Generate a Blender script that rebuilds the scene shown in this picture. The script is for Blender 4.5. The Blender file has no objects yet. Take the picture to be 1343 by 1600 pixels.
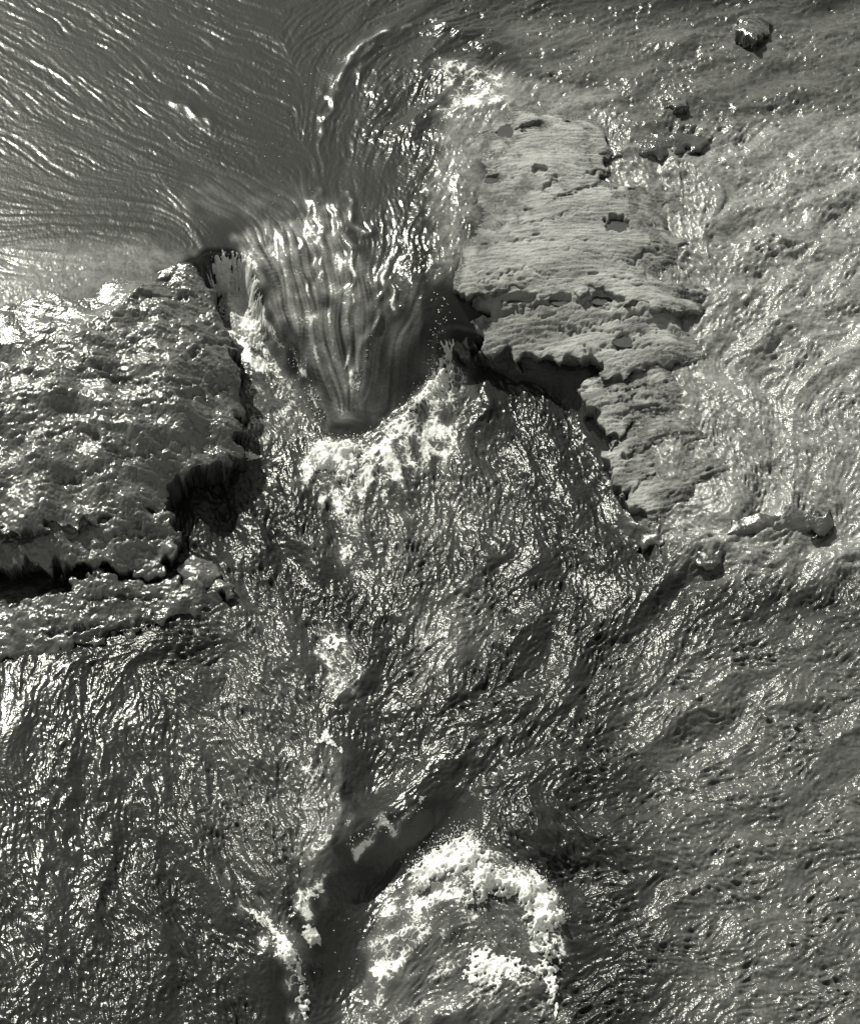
import bpy, math, time
import numpy as np
from mathutils import Vector

T0 = time.time()
SC = bpy.context.scene
COL = SC.collection

# ------------------------------------------------------------------ camera
CAM_H, PITCH, HFOV = 11.5, math.radians(55.0), math.radians(30.0)
cam = bpy.data.cameras.new('camera')
cam.sensor_fit = 'HORIZONTAL'
cam.angle = HFOV
cam.clip_end = 500
cam_ob = bpy.data.objects.new('camera', cam)
COL.objects.link(cam_ob)
cam_ob.location = (0, 0, CAM_H)
cam_ob.rotation_euler = (math.pi / 2 - PITCH, 0, 0)
SC.camera = cam_ob

# ------------------------------------------------------------------ sky, sun, exposure
SUN_EL, SUN_AZ = math.radians(48), math.radians(-35)      # azimuth from +Y, negative = to the left
SUN_E, SKY_E = 4.5, 0.1
TINT = (0.985, 1.0, 0.865, 1)                              # the warm-green tone of the monochrome print
w = bpy.data.worlds.new('World')
SC.world = w
w.use_nodes = True
nt = w.node_tree
nt.nodes.clear()
sky = nt.nodes.new('ShaderNodeTexSky')
sky.sky_type = 'NISHITA'
sky.sun_disc = False
sky.sun_elevation = SUN_EL
sky.sun_rotation = SUN_AZ
bw = nt.nodes.new('ShaderNodeRGBToBW')
mx = nt.nodes.new('ShaderNodeMix')
mx.data_type = 'RGBA'
mx.blend_type = 'MULTIPLY'
mx.inputs[0].default_value = 1
mx.inputs[7].default_value = TINT
bg = nt.nodes.new('ShaderNodeBackground')
bg.inputs[1].default_value = SKY_E
wo = nt.nodes.new('ShaderNodeOutputWorld')
nt.links.new(sky.outputs[0], bw.inputs[0])
nt.links.new(bw.outputs[0], mx.inputs[6])
nt.links.new(mx.outputs[2], bg.inputs[0])
nt.links.new(bg.outputs[0], wo.inputs[0])
sun = bpy.data.lights.new('sun', 'SUN')
sun.energy = SUN_E
sun.angle = math.radians(0.5)
sun.color = (1.0, 1.0, 0.875)
sun_ob = bpy.data.objects.new('sun', sun)
COL.objects.link(sun_ob)
sd_ = Vector((math.sin(SUN_AZ) * math.cos(SUN_EL), math.cos(SUN_AZ) * math.cos(SUN_EL), math.sin(SUN_EL)))
sun_ob.rotation_euler = sd_.to_track_quat('Z', 'Y').to_euler()
sun_ob.location = sd_ * 60
vs = SC.view_settings
vs.view_transform = 'Standard'
vs.look = 'None'
vs.gamma = 1
vs.use_curve_mapping = False
vs.exposure = 0.85

# ------------------------------------------------------------------ geometry of the view (used to survey the photograph)
rng = np.random.default_rng(7)
TH = math.tan(HFOV / 2)
FW = np.array([0, math.cos(PITCH), -math.sin(PITCH)])
UP = np.array([0, math.sin(PITCH), math.cos(PITCH)])


def ground(u, v, z):
    """place on the level z that the photograph shows at pixel u, v"""
    u = np.asarray(u, float)
    v = np.asarray(v, float)
    a = (u - 671.5) / 671.5 * TH
    b = (800 - v) / 671.5 * TH
    dy = FW[1] + b * UP[1]
    dz = FW[2] + b * UP[2]
    t = (z - CAM_H) / dz
    return a * t, dy * t


# ------------------------------------------------------------------ raster of the riverbed area
DX = 0.0105
X0, X1, Y0, Y1 = -5.6, 5.6, 2.6, 15.2
NX, NY = int((X1 - X0) / DX), int((Y1 - Y0) / DX)
RX = (X0 + np.arange(NX) * DX).astype(np.float32)
RY = (Y0 + np.arange(NY) * DX).astype(np.float32)
CS = 6
CX = X0 + (np.arange(NX // CS + 2) * CS) * DX
CY = Y0 + (np.arange(NY // CS + 2) * CS) * DX
CGX, CGY = np.meshgrid(CX, CY)


def box(a, n, ax):
    if n < 2:
        return a
    p = [(0, 0), (0, 0)]
    p[ax] = (n // 2 + 1, n - n // 2 - 1 + 0)
    c = np.cumsum(np.pad(a.astype(np.float64), p, mode='edge'), axis=ax)
    m = a.shape[ax]
    if ax == 0:
        r = (c[n:n + m] - c[:m]) / n if c.shape[0] >= n + m else (c[n:] - c[:-n])[:m] / n
    else:
        r = (c[:, n:n + m] - c[:, :m]) / n if c.shape[1] >= n + m else (c[:, n:] - c[:, :-n])[:, :m] / n
    if r.shape != a.shape:
        q = [(0, a.shape[0] - r.shape[0]), (0, a.shape[1] - r.shape[1])]
        r = np.pad(r, q, mode='edge')
    return r.astype(np.float32)


def blur(a, n):
    for _ in range(2):
        a = box(box(a, n, 0), n, 1)
    return a


def upsample(c):
    fx = np.arange(NX) / CS
    fy = np.arange(NY) / CS
    ix = fx.astype(int)
    iy = fy.astype(int)
    tx = (fx - ix).astype(np.float32)
    ty = (fy - iy).astype(np.float32)
    c = c.astype(np.float32)
    r = c[iy] * (1 - ty)[:, None] + c[iy + 1] * ty[:, None]
    r = r[:, ix] * (1 - tx) + r[:, ix + 1] * tx
    return blur(r, CS + 1)


def sample(a, x, y, mirror=False, x0=X0, y0=Y0, d=DX):
    ny, nx = a.shape
    fx = (np.asarray(x) - x0) / d
    fy = (np.asarray(y) - y0) / d
    if mirror:
        fx = np.abs(np.mod(fx, 2 * (nx - 2)) - (nx - 2)) * 1.0
        fx = (nx - 2) - fx
        fy = np.abs(np.mod(fy, 2 * (ny - 2)) - (ny - 2)) * 1.0
        fy = (ny - 2) - fy
    fx = np.clip(fx, 0, nx - 1.001)
    fy = np.clip(fy, 0, ny - 1.001)
    ix = fx.astype(np.int32)
    iy = fy.astype(np.int32)
    tx = fx - ix
    ty = fy - iy
    return (a[iy, ix] * (1 - tx) + a[iy, ix + 1] * tx) * (1 - ty) + (a[iy + 1, ix] * (1 - tx) + a[iy + 1, ix + 1] * tx) * ty


def tps(px, py, pv, qx, qy, lam=0.004):
    px, py, pv = (np.asarray(k, float) for k in (px, py, pv))
    n = len(px)

    def ker(r2):
        return 0.5 * r2 * np.log(r2 + 1e-9)
    K = ker((px[:, None] - px) ** 2 + (py[:, None] - py) ** 2) + lam * np.eye(n)
    P = np.c_[np.ones(n), px, py]
    A = np.block([[K, P], [P.T, np.zeros((3, 3))]])
    s = np.linalg.solve(A, np.r_[pv, 0, 0, 0])
    out = s[n] + s[n + 1] * qx + s[n + 2] * qy
    for i in range(n):
        out = out + s[i] * ker((qx - px[i]) ** 2 + (qy - py[i]) ** 2)
    return out


def band(shape, d, lam, ani=1.0, ang=0.0, bw=0.45, seed=None):
    """band-limited noise of wavelength lam; ani > 1 stretches it along the direction ang"""
    g = np.random.default_rng(seed) if seed is not None else rng
    n = g.standard_normal(shape)
    fy = np.fft.fftfreq(shape[0], d)[:, None]
    fx = np.fft.rfftfreq(shape[1], d)[None, :]
    c, s = math.cos(ang), math.sin(ang)
    fa = (fx * c + fy * s) * ani
    fb = (-fx * s + fy * c)
    f = np.sqrt(fa * fa + fb * fb) * lam + 1e-6
    H = np.exp(-(np.log(f) ** 2) / (2 * bw * bw))
    r = np.fft.irfft2(np.fft.rfft2(n) * H, s=shape)
    return (r / r.std()).astype(np.float32)


def seg_dist(X, Y, pts):
    """distance to a polyline and the position along it (0..1)"""
    d = np.full(X.shape, 1e9, np.float32)
    tt = np.zeros(X.shape, np.float32)
    n = len(pts) - 1
    for i in range(n):
        (ax, ay), (bx, by) = pts[i], pts[i + 1]
        l2 = (bx - ax) ** 2 + (by - ay) ** 2 + 1e-9
        t = np.clip(((X - ax) * (bx - ax) + (Y - ay) * (by - ay)) / l2, 0, 1)
        e = np.hypot(X - ax - t * (bx - ax), Y - ay - t * (by - ay))
        m = e < d
        d = np.where(m, e, d)
        tt = np.where(m, (i + t) / n, tt)
    return d, tt


def poly_sd(X, Y, pts):
    """signed distance to a polygon, negative inside"""
    d, _ = seg_dist(X, Y, list(pts) + [pts[0]])
    ins = np.zeros(X.shape, bool)
    n = len(pts)
    for i in range(n):
        (ax, ay), (bx, by) = pts[i], pts[(i + 1) % n]
        if ay == by:
            continue
        c = ((ay > Y) != (by > Y)) & (X < (bx - ax) * (Y - ay) / (by - ay) + ax)
        ins ^= c
    return np.where(ins, -d, d)


def sstep(a, b, x):
    t = np.clip((x - a) / (b - a), 0, 1)
    return t * t * (3 - 2 * t)


def spline(pts, n=8):
    p = np.array(pts, float)
    q = np.vstack([2 * p[0] - p[1], p, 2 * p[-1] - p[-2]])
    out = []
    for i in range(1, len(q) - 2):
        for t in np.linspace(0, 1, n, endpoint=False):
            a, b, c, d = q[i - 1], q[i], q[i + 1], q[i + 2]
            out.append(0.5 * ((2 * b) + (c - a) * t + (2 * a - 5 * b + 4 * c - d) * t * t + (3 * b - a - 3 * c + d) * t ** 3))
    out.append(p[-1])
    return [tuple(k) for k in out]


# ------------------------------------------------------------------ the two water levels: the pool with its chute, and the river below
UPPER = [(-300, -100, .92), (0, 0, .90), (300, 0, .90), (600, 0, .92), (900, 0, .95), (1343, 0, .97), (1600, 0, .97), (-200, 250, .87), (60, 200, .87),
         (250, 200, .87), (420, 200, .865), (100, 330, .86), (-100, 400, .86), (250, 340, .85), (330, 390, .82), (370, 370, .81), (430, 330, .835), (500, 280, .845), (560, 220, .86),
         (650, 180, .90), (640, 290, .87), (720, 100, .96), (700, 230, .93), (700, 330, .88), (690, 420, .82),
         (375, 405, .77), (400, 450, .67), (425, 500, .56), (455, 550, .43), (480, 600, .27), (500, 650, .10), (520, 680, .02),
         (430, 400, .78), (460, 450, .69), (490, 520, .52), (520, 600, .24), (530, 650, .08),
         (520, 380, .81), (550, 440, .73), (560, 500, .58), (570, 570, .32), (575, 630, .12), (580, 670, .03),
         (610, 400, .81), (620, 470, .70), (620, 540, .48), (620, 600, .22), (660, 470, .74), (660, 540, .52), (670, 580, .28),
         (1000, 230, .93), (1000, 330, .84), (1100, 300, .86), (1343, 300, .88), (1050, 450, .68), (1178, 450, .72), (1060, 600, .46), (1178, 600, .53), (1343, 650, .56),
         (1060, 750, .29), (1178, 780, .34), (1100, 870, .20), (1343, 880, .26), (980, 720, .2), (1500, 1000, .2), (900, 400, .7), (850, 250, .86), (900, 560, .3), (990, 640, .36), (760, 500, .5), (100, 450, .845), (0, 520, .83), (-200, 550, .83), (200, 640, .6), (60, 800, .4)]
LOWER = [(340, 465, .30), (390, 475, .30), (360, 520, .25), (420, 540, .22), (400, 600, .16), (460, 610, .13), (400, 700, .08), (490, 670, .05), (250, 500, .3), (100, 600, .2),
         (520, 705, .10), (560, 702, .11), (600, 690, .12), (650, 640, .20), (695, 575, .27), (720, 580, .18), (700, 640, .12), (640, 720, .06), (300, 780, .04), (300, 900, .02), (60, 950, 0), (-200, 900, 0),
         (450, 800, .02), (540, 760, .05), (600, 800, 0), (760, 640, .09), (760, 570, .12), (860, 600, .06), (910, 650, .03), (950, 720, .02), (700, 900, 0), (850, 900, .02), (1000, 870, .07), (1100, 920, .16),
         (1250, 920, .19), (1343, 1000, .18), (1600, 950, .2), (1178, 1100, .09), (1000, 1100, .02), (800, 1050, 0), (600, 1000, -.03), (400, 1000, -.02), (200, 1050, 0), (60, 1100, .02), (-200, 1100, .05),
         (60, 1300, -.04), (250, 1300, -.07), (400, 1250, -.07), (470, 1250, -.01), (510, 1200, .03), (525, 1290, .05), (490, 1340, .04), (470, 1420, -.03), (440, 1450, -.09),
         (560, 1240, -.14), (565, 1160, -.10), (610, 1120, -.06), (620, 1230, -.07), (650, 1262, -.02), (590, 1295, -.01), (545, 1325, .02), (690, 1245, -.06),
         (610, 1345, -.27), (700, 1285, -.22), (665, 1320, -.31), (565, 1380, -.30), (530, 1470, -.34), (500, 1530, -.34), (740, 1270, -.06),
         (735, 1305, .00), (700, 1390, -.02), (800, 1390, .05), (860, 1430, .05), (740, 1480, -.10), (620, 1440, -.22), (640, 1530, -.24), (820, 1530, -.06), (880, 1560, -.08),
         (780, 1270, .06), (840, 1300, .09), (900, 1380, -.10), (950, 1340, .05), (1000, 1250, .02), (1100, 1400, .04), (1178, 1550, .04), (1000, 1500, 0), (200, 1550, -.1), (415, 1530, -.12),
         (455, 1490, -.03), (60, 1550, -.04), (-200, 1700, -.05), (600, 1800, -.35), (900, 1800, -.15), (1500, 1800, .05), (300, 1800, -.2)]


def ctrl(L):
    u, v, z = (np.array(k, float) for k in zip(*L))
    x, y = ground(u, v, z)
    return x, y, z


H_up = upsample(tps(*ctrl(UPPER), CGX, CGY))
H_lo = upsample(tps(*ctrl(LOWER), CGX, CGY))
EDGE = [(-500, -300, 1), (1900, -300, 1), (1900, 860, .28), (1200, 880, .27), (1100, 890, .22), (1030, 870, .22), (1000, 810, .2), (965, 700, .25), (935, 640, .3), (900, 590, .3), (760, 530, .4),
        (692, 520, .55), (688, 560, .42), (662, 600, .24), (620, 650, .1), (590, 678, .04), (560, 692, 0), (515, 684, 0), (500, 655, .1), (490, 625, .2), (476, 585, .32), (455, 552, .43), (428, 520, .52),
        (408, 482, .6), (396, 440, .7), (372, 404, .77), (345, 396, .81), (312, 404, .82), (220, 470, .8), (120, 540, .8), (-500, 600, .8)]
ex, ey = ground(*(np.array(k, float) for k in zip(*EDGE)))
sd_up = upsample(poly_sd(CGX, CGY, list(zip(ex, ey))))
GXf, GYf = np.meshgrid(RX, RY)
soft_r = sstep(.6, 2.6, GXf)
m_up = 1 - sstep(-.06 - .25 * soft_r, .06 + .25 * soft_r, sd_up + .010 * band((NY, NX), DX, .25))
H = (H_lo * (1 - m_up) + H_up * m_up).astype(np.float32)
H = blur(H, 5)


def surf_of(raster):
    def W(u, v):
        z = np.zeros_like(np.asarray(u, float)) + .4
        for _ in range(12):
            x, y = ground(u, v, z)
            z = .5 * z + .5 * sample(raster, x, y)
        return x, y, z
    return W


W = surf_of(H)
W_lo = surf_of(H_lo)


def wpts(pts):
    x, y, _ = W(*(np.array(k, float) for k in zip(*pts)))
    return list(zip(x, y))


# ------------------------------------------------------------------ which way the ripples run
GR = [(80, 60, 1, .55), (120, 130, 1, .7), (200, 110, 1, .8), (100, 230, 1, .5), (180, 330, 1, .1), (80, 370, 1, 0), (300, 60, 1, .35), (330, 170, 1, .7), (300, 260, 1, .45), (420, 150, 1, .3),
      (430, 230, 1, .2), (350, 320, 1, .7), (420, 300, 1, .45), (400, 380, .7, 1), (450, 430, .35, 1), (500, 300, .1, 1), (500, 200, -.3, 1), (520, 150, -.3, 1), (560, 90, -1, 1), (620, 40, -1, .5),
      (700, 50, -1, .3), (850, 70, 1, -.2), (1000, 80, 1, -.25), (1150, 100, 1, -.3), (1300, 100, 1, -.3), (560, 250, -.2, 1), (600, 180, -.8, 1), (650, 250, -.6, 1), (700, 300, -.4, 1), (560, 340, .2, 1), (480, 520, .3, 1),
      (520, 600, .1, 1), (580, 450, -.15, 1), (600, 540, -.3, 1), (650, 420, -.3, 1), (660, 520, -.5, 1), (560, 670, 1, -.1), (700, 150, -1, .7), (750, 120, -1, .8), (400, 520, .3, 1), (430, 600, .3, 1), (450, 680, .3, 1),
      (1000, 330, .6, 1), (1050, 430, .6, 1), (1090, 300, .4, 1), (1080, 620, .6, 1), (1160, 500, 1, -.5), (1160, 350, 1, -.4), (1150, 250, 1, -.3), (1150, 700, .3, 1), (1100, 850, 1, -.3), (1300, 500, 1, -.4),
      (860, 650, .3, 1), (900, 750, .5, 1), (960, 880, .4, 1), (1000, 950, -.2, 1), (960, 1020, -.7, 1), (880, 1080, -1, .8), (780, 1150, -1, .7), (700, 1220, -1, .6), (850, 950, -.6, 1), (780, 950, -.7, 1),
      (700, 950, -.8, 1), (620, 1050, -.8, 1), (750, 800, 0, 1), (650, 780, .2, 1), (1100, 1000, 1, -.5), (1100, 1150, 1, -.3), (1100, 1300, 1, -.2), (1150, 1450, 1, -.25), (950, 1250, 1, -.5), (950, 1400, 1, -.3),
      (850, 1300, .7, 1), (1300, 1200, 1, -.3), (100, 1100, -.3, 1), (80, 1250, .1, 1), (100, 1400, .15, 1), (60, 1500, .2, 1), (200, 1150, 0, 1), (250, 1350, .2, 1), (300, 1100, .4, 1), (350, 1250, .3, 1), (400, 1150, .7, 1),
      (400, 1400, .7, .8), (450, 1000, .5, 1), (300, 1000, 1, -.2), (150, 980, 1, -.2), (450, 850, .3, 1), (350, 850, .3, 1), (540, 850, 0, 1), (540, 1000, .1, 1), (540, 1150, 0, 1), (520, 1300, -.2, 1),
      (520, 1450, -.3, 1), (600, 1200, -.7, 1), (600, 1330, -1, .5), (700, 1450, -1, .6), (800, 1400, .7, 1)]
gu, gv, du, dv = (np.array(k, float) for k in zip(*GR))
gx, gy, gz = W(gu, gv)
nn = np.hypot(du, dv)
hx, hy = ground(gu + du / nn * 4, gv + dv / nn * 4, gz)
th = np.arctan2(hy - gy, hx - gx)


def idw(px, py, vals, p=3.5, eps=.05):
    ws = 0
    acc = [0] * len(vals)
    for i in range(len(px)):
        k = 1 / ((CGX - px[i]) ** 2 + (CGY - py[i]) ** 2 + eps) ** (p / 2)
        ws = ws + k
        for j in range(len(vals)):
            acc[j] = acc[j] + k * vals[j][i]
    return [a / ws for a in acc]


# how rough the water is
AMP = [(100, 100, .12), (300, 200, .12), (100, 300, .08), (450, 150, .14), (350, 60, .16), (600, 100, .35), (650, 200, .6), (720, 120, .8), (790, 130, .6), (700, 300, .5), (650, 380, .55), (560, 280, .14), (480, 330, .06), (540, 360, .09), (600, 340, .22), (420, 330, .06), (640, 420, .6), (500, 260, .1), (690, 530, .1), (900, 100, .8), (1100, 120, .8),
       (1300, 100, .75), (450, 450, .07), (500, 550, .07), (560, 500, .15), (640, 540, .5), (610, 580, .3), (660, 480, .5), (560, 650, .06), (410, 570, .8), (440, 670, .8), (340, 410, .06), (375, 400, .05), (310, 395, .15), (405, 470, .1), (540, 800, 1), (300, 850, 1), (300, 1000, 1), (650, 730, 1), (760, 680, .95),
       (900, 800, .85), (700, 900, 1), (850, 1000, .95), (1000, 1000, .85), (1100, 1100, .85), (1100, 1300, .8), (1150, 1450, .85), (1300, 1300, .75), (900, 1450, 1), (600, 970, .85), (580, 1060, .85), (630, 1320, .26), (680, 1280, .28), (560, 1400, .34),
       (520, 1500, .36), (575, 1230, .5), (590, 1140, .65), (80, 1150, .45), (80, 1300, .45), (60, 1450, .5), (200, 1150, .6), (250, 1400, .85), (400, 1300, 1), (400, 1150, 1), (480, 1250, 1), (700, 1420, .8), (800, 1300, 1), (760, 1240, .9), (860, 1340, 1), (900, 1260, 1), (960, 1380, 1), (300, 1500, 1), (380, 1470, .9), (420, 1350, 1), (150, 1500, .8), (660, 1190, .7), (720, 1170, .9),
       (1050, 400, .95), (1100, 600, .95), (1150, 300, .9), (1000, 300, .9), (1150, 800, 1), (1060, 220, 1), (1300, 600, .9)]
au, av, aa = (np.array(k, float) for k in zip(*AMP))
ax_, ay_, _ = W(au, av)
A = upsample(idw(ax_, ay_, [aa], p=4)[0])
POOLISH = [(100, 100, 1), (300, 200, 1), (450, 150, 1), (100, 350, 1), (900, 80, .45), (1100, 100, .2), (650, 200, .5), (450, 450, 1), (550, 550, 1), (650, 500, .2), (640, 560, .2), (500, 350, 1), (580, 350, .9), (420, 330, 1), (540, 270, .8), (700, 300, .2), (410, 570, 0), (440, 670, 0), (560, 720, 0), (640, 1320, .3), (80, 1250, .6), (80, 1500, .3),
           (1100, 400, .05), (1100, 600, .05), (1150, 250, .1), (1100, 900, 0), (1100, 1200, 0), (300, 850, 0), (600, 900, 0), (400, 1200, 0), (800, 1100, 0), (900, 1400, 0), (760, 650, 0), (1000, 1000, 0)]
pu, pv, pp = (np.array(k, float) for k in zip(*POOLISH))
px_, py_, _ = W(pu, pv)
S = upsample(idw(px_, py_, [pp], p=4)[0])

c2, s2 = idw(gx, gy, [np.cos(2 * th), np.sin(2 * th)])
c2 = upsample(c2)
s2 = upsample(s2)
wob = band((NY, NX), DX, .7) * .28 * (1 - .6 * S)                         # eddies bend the grain
ang = .5 * np.arctan2(s2, c2) + wob
FX = np.cos(ang).astype(np.float32)
FY = np.sin(ang).astype(np.float32)


def lic(items):
    """smear noise along the grain; items = [(noise, half length in metres)]"""
    st = 1.5
    acc = [n.copy() for n, _ in items]
    cnt = [1.0] * len(items)
    mxn = max(int(l / (DX * st)) for _, l in items)
    jj, ii = np.meshgrid(np.arange(NX, dtype=np.float32), np.arange(NY, dtype=np.float32))
    for sgn in (1, -1):
        x = jj.copy()
        y = ii.copy()
        vx = FX * sgn
        vy = FY * sgn
        for k in range(1, mxn + 1):
            x += vx * st
            y += vy * st
            ix = np.clip(np.rint(x).astype(np.int32), 0, NX - 1)
            iy = np.clip(np.rint(y).astype(np.int32), 0, NY - 1)
            fl = iy * NX + ix
            for q, (n, l) in enumerate(items):
                m = l / (DX * st)
                if k <= m:
                    wgt = .5 + .5 * math.cos(math.pi * k / (m + 1))
                    acc[q] += wgt * n.ravel()[fl].reshape(NY, NX)
                    cnt[q] += wgt
            if k < mxn:
                nx_ = FX.ravel()[fl].reshape(NY, NX)
                ny_ = FY.ravel()[fl].reshape(NY, NX)
                f = np.where(nx_ * vx + ny_ * vy < 0, -1, 1).astype(np.float32)
                vx = nx_ * f
                vy = ny_ * f
    return [a / a.std() for a in acc]


b05, b10, b25, b60, sfine, swide, shair = lic([(band((NY, NX), DX, .05), .03), (band((NY, NX), DX, .095), .06), (band((NY, NX), DX, .22), .14), (band((NY, NX), DX, .6), .5),
                                        (band((NY, NX), DX, .05), .40), (band((NY, NX), DX, .13), .9), (band((NY, NX), DX, .042), .7)])
patch = band((NY, NX), DX, .9)
patch2 = band((NY, NX), DX, .35)
mod = np.clip(.95 + .28 * patch + .22 * patch2, .4, 1.8)


def ridge(n):
    return 1 - np.sqrt(n * n + .02) * 1.25


A = np.clip(A, 0, 1.2)
T = A * (1 - .75 * S)
det = T * (.024 * b60 + .5 * mod * .015 * ridge(b25)) + T * mod * (.0090 * ridge(b10) + .0044 * ridge(b05) + .0014 * b05)
det += S * (A + .03) * mod * (.0046 * swide + .0034 * sfine + .0024 * b10 + .0009 * b05)
det = det.astype(np.float32)

# single crests and troughs that the photograph shows: polyline, width in metres, height in metres
FOLDS = [([(375, 388), (412, 425), (425, 480), (455, 535), (488, 600)], .11, .05), ([(440, 360), (452, 410), (462, 470), (490, 540), (508, 610)], .07, .04), ([(490, 320), (500, 380), (503, 430), (515, 500), (520, 570)], .06, .045),
         ([(524, 320), (545, 395), (553, 460), (545, 530), (535, 600)], .06, .045), ([(602, 415), (594, 470), (578, 525), (562, 570), (556, 620)], .06, .06), ([(560, 390), (576, 430), (582, 480)], .04, .03), ([(640, 430), (640, 490), (622, 550)], .05, .035),
         ([(616, 420), (618, 490)], .03, .03), ([(530, 470), (548, 500), (548, 550)], .035, .035), ([(660, 450), (655, 520), (640, 570)], .04, .03)]
CRESTS = FOLDS + [([(490, 295), (500, 345), (503, 400), (497, 450)], .05, .028), ([(522, 320), (532, 370), (548, 420), (552, 470)], .04, .022), ([(540, 300), (548, 350), (570, 365), (580, 350)], .04, .022),
          ([(466, 335), (466, 400), (476, 450), (492, 500)], .05, .026), ([(600, 420), (592, 475), (578, 530), (562, 570), (556, 618)], .05, .035), ([(545, 480), (548, 520), (540, 560)], .04, .02),
          ([(615, 440), (616, 490)], .03, .02), ([(520, 140), (512, 185), (497, 210)], .05, .02), ([(640, 40), (580, 62), (545, 95), (525, 140)], .08, .03), ([(600, 55), (565, 95), (560, 130)], .06, .02),
          ([(265, 152), (310, 180), (350, 207)], .05, .016), ([(372, 402), (395, 440), (407, 482), (428, 522), (455, 553), (476, 586), (490, 626), (500, 655)], .025, .02),
          ([(545, 1322), (580, 1300), (620, 1275), (650, 1262)], .05, .035), ([(525, 1180), (535, 1240), (530, 1310), (505, 1400)], .06, .05), ([(690, 1210), (760, 1175), (830, 1160)], .07, .03),
          ([(440, 380), (446, 420), (460, 470), (480, 560)], .09, .025), ([(100, 1120), (110, 1200), (100, 1300), (120, 1370)], .07, .035), ([(160, 1150), (165, 1230), (175, 1330), (150, 1420), (170, 1520)], .07, .04),
          ([(225, 1180), (235, 1280), (250, 1400), (240, 1520)], .07, .03), ([(70, 1200), (75, 1300), (60, 1400)], .06, .03), ([(945, 242), (1000, 238), (1060, 235)], .05, .05), ([(1000, 200), (1060, 195), (1120, 210)], .08, .05),
          ([(1100, 880), (1125, 850), (1150, 838), (1250, 832)], .05, .06), ([(960, 250), (1000, 310), (1040, 370), (1090, 430)], .03, .02), ([(1060, 420), (1100, 470), (1120, 520)], .04, .02),
          ([(690, 110), (715, 105), (745, 120), (770, 150)], .12, .08), ([(700, 175), (760, 165), (810, 170)], .08, .05), ([(670, 20), (730, 60), (800, 75)], .1, .04),
          ([(750, 640), (775, 660), (800, 700)], .06, .05), ([(560, 1080), (600, 1050), (640, 1010)], .1, .03), ([(730, 1180), (850, 1120), (950, 1060)], .09, .05), ([(760, 1230), (860, 1190), (960, 1120)], .1, .05),
          ([(640, 1160), (700, 1100), (780, 1040)], .08, .04), ([(990, 1100), (1060, 1060), (1150, 1040)], .08, .03), ([(330, 860), (352, 890), (358, 920)], .05, .05), ([(560, 760), (600, 720), (640, 690)], .08, .05)]
for pts, wd, hh in CRESTS:
    p = wpts(spline(pts))
    xs = [k[0] for k in p]
    ys = [k[1] for k in p]
    m = wd * 4
    i0, i1 = max(0, int((min(xs) - m - X0) / DX)), min(NX, int((max(xs) + m - X0) / DX))
    j0, j1 = max(0, int((min(ys) - m - Y0) / DX)), min(NY, int((max(ys) + m - Y0) / DX))
    if i1 <= i0 or j1 <= j0:
        continue
    gx2, gy2 = GXf[j0:j1, i0:i1], GYf[j0:j1, i0:i1]
    wx = gx2 + .025 * patch2[j0:j1, i0:i1]
    d, t = seg_dist(wx, gy2, p)
    prof = np.exp(-d / wd) * .5 + np.exp(-(d / wd) ** 2) * .5
    if wd and (pts, wd, hh) in FOLDS:
        hh = hh * .75
    det[j0:j1, i0:i1] += hh * prof * np.clip(np.sin(math.pi * np.clip(t * .9 + .05, 0, 1)) * 1.5, 0, 1) * (.8 + .15 * b25[j0:j1, i0:i1])

gyH, gxH = np.gradient(H, DX)
det *= 1 / (1 + (np.hypot(gxH, gyH) / 1.1) ** 3)
WATER = (H + det).astype(np.float32)
Wd = surf_of(H)

# ------------------------------------------------------------------ aerated (white) water, shallow water over pale rock, painted reflections on the chute
foam = np.zeros((NY, NX), np.float32)
shal_refl = np.zeros((NY, NX), np.float32)


def stain(arr, pts, val, soft):
    p = wpts(pts)
    xs = [k[0] for k in p]
    ys = [k[1] for k in p]
    i0, i1 = max(0, int((min(xs) - soft - X0) / DX)), min(NX, int((max(xs) + soft - X0) / DX))
    j0, j1 = max(0, int((min(ys) - soft - Y0) / DX)), min(NY, int((max(ys) + soft - Y0) / DX))
    s = poly_sd(GXf[j0:j1, i0:i1] + .04 * patch2[j0:j1, i0:i1], GYf[j0:j1, i0:i1] + .03 * b25[j0:j1, i0:i1], p)
    k = val * (1 - sstep(-soft * .6, soft, s))
    arr[j0:j1, i0:i1] = np.maximum(arr[j0:j1, i0:i1], k)


stain(foam, [(470, 750), (480, 695), (590, 685), (700, 550), (730, 580), (720, 690), (620, 760), (520, 780)], .55, .14)
stain(foam, [(640, 690), (700, 660), (720, 700), (650, 720)], .5, .1)
stain(foam, [(525, 740), (555, 740), (560, 870), (535, 870)], .5, .08)
stain(foam, [(352, 492), (402, 492), (418, 545), (440, 580), (385, 570)], .62, .04)
stain(foam, [(350, 500), (405, 500), (470, 600), (490, 680), (390, 700), (380, 600)], .40, .08)
stain(foam, [(600, 1410), (735, 1305), (748, 1420), (650, 1500), (560, 1560)], .46, .08)
stain(foam, [(740, 1320), (870, 1390), (885, 1480), (840, 1480), (850, 1425), (800, 1390), (760, 1400)], .58, .07)
stain(foam, [(610, 1480), (850, 1480), (880, 1600), (520, 1600)], .34, .1)
stain(foam, [(760, 1400), (840, 1400), (840, 1480), (700, 1480)], .30, .1)
stain(foam, [(480, 1190), (530, 1180), (535, 1310), (480, 1380), (460, 1330)], .36, .1)
stain(foam, [(470, 1390), (520, 1340), (500, 1400), (485, 1440)], .5, .05)
stain(foam, [(540, 1322), (640, 1262), (655, 1268), (550, 1338)], .6, .03)
stain(foam, [(500, 980), (545, 980), (560, 1090), (510, 1090)], .40, .08)
stain(foam, [(380, 1400), (440, 1440), (480, 1500), (470, 1600), (440, 1500)], .45, .07)
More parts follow.
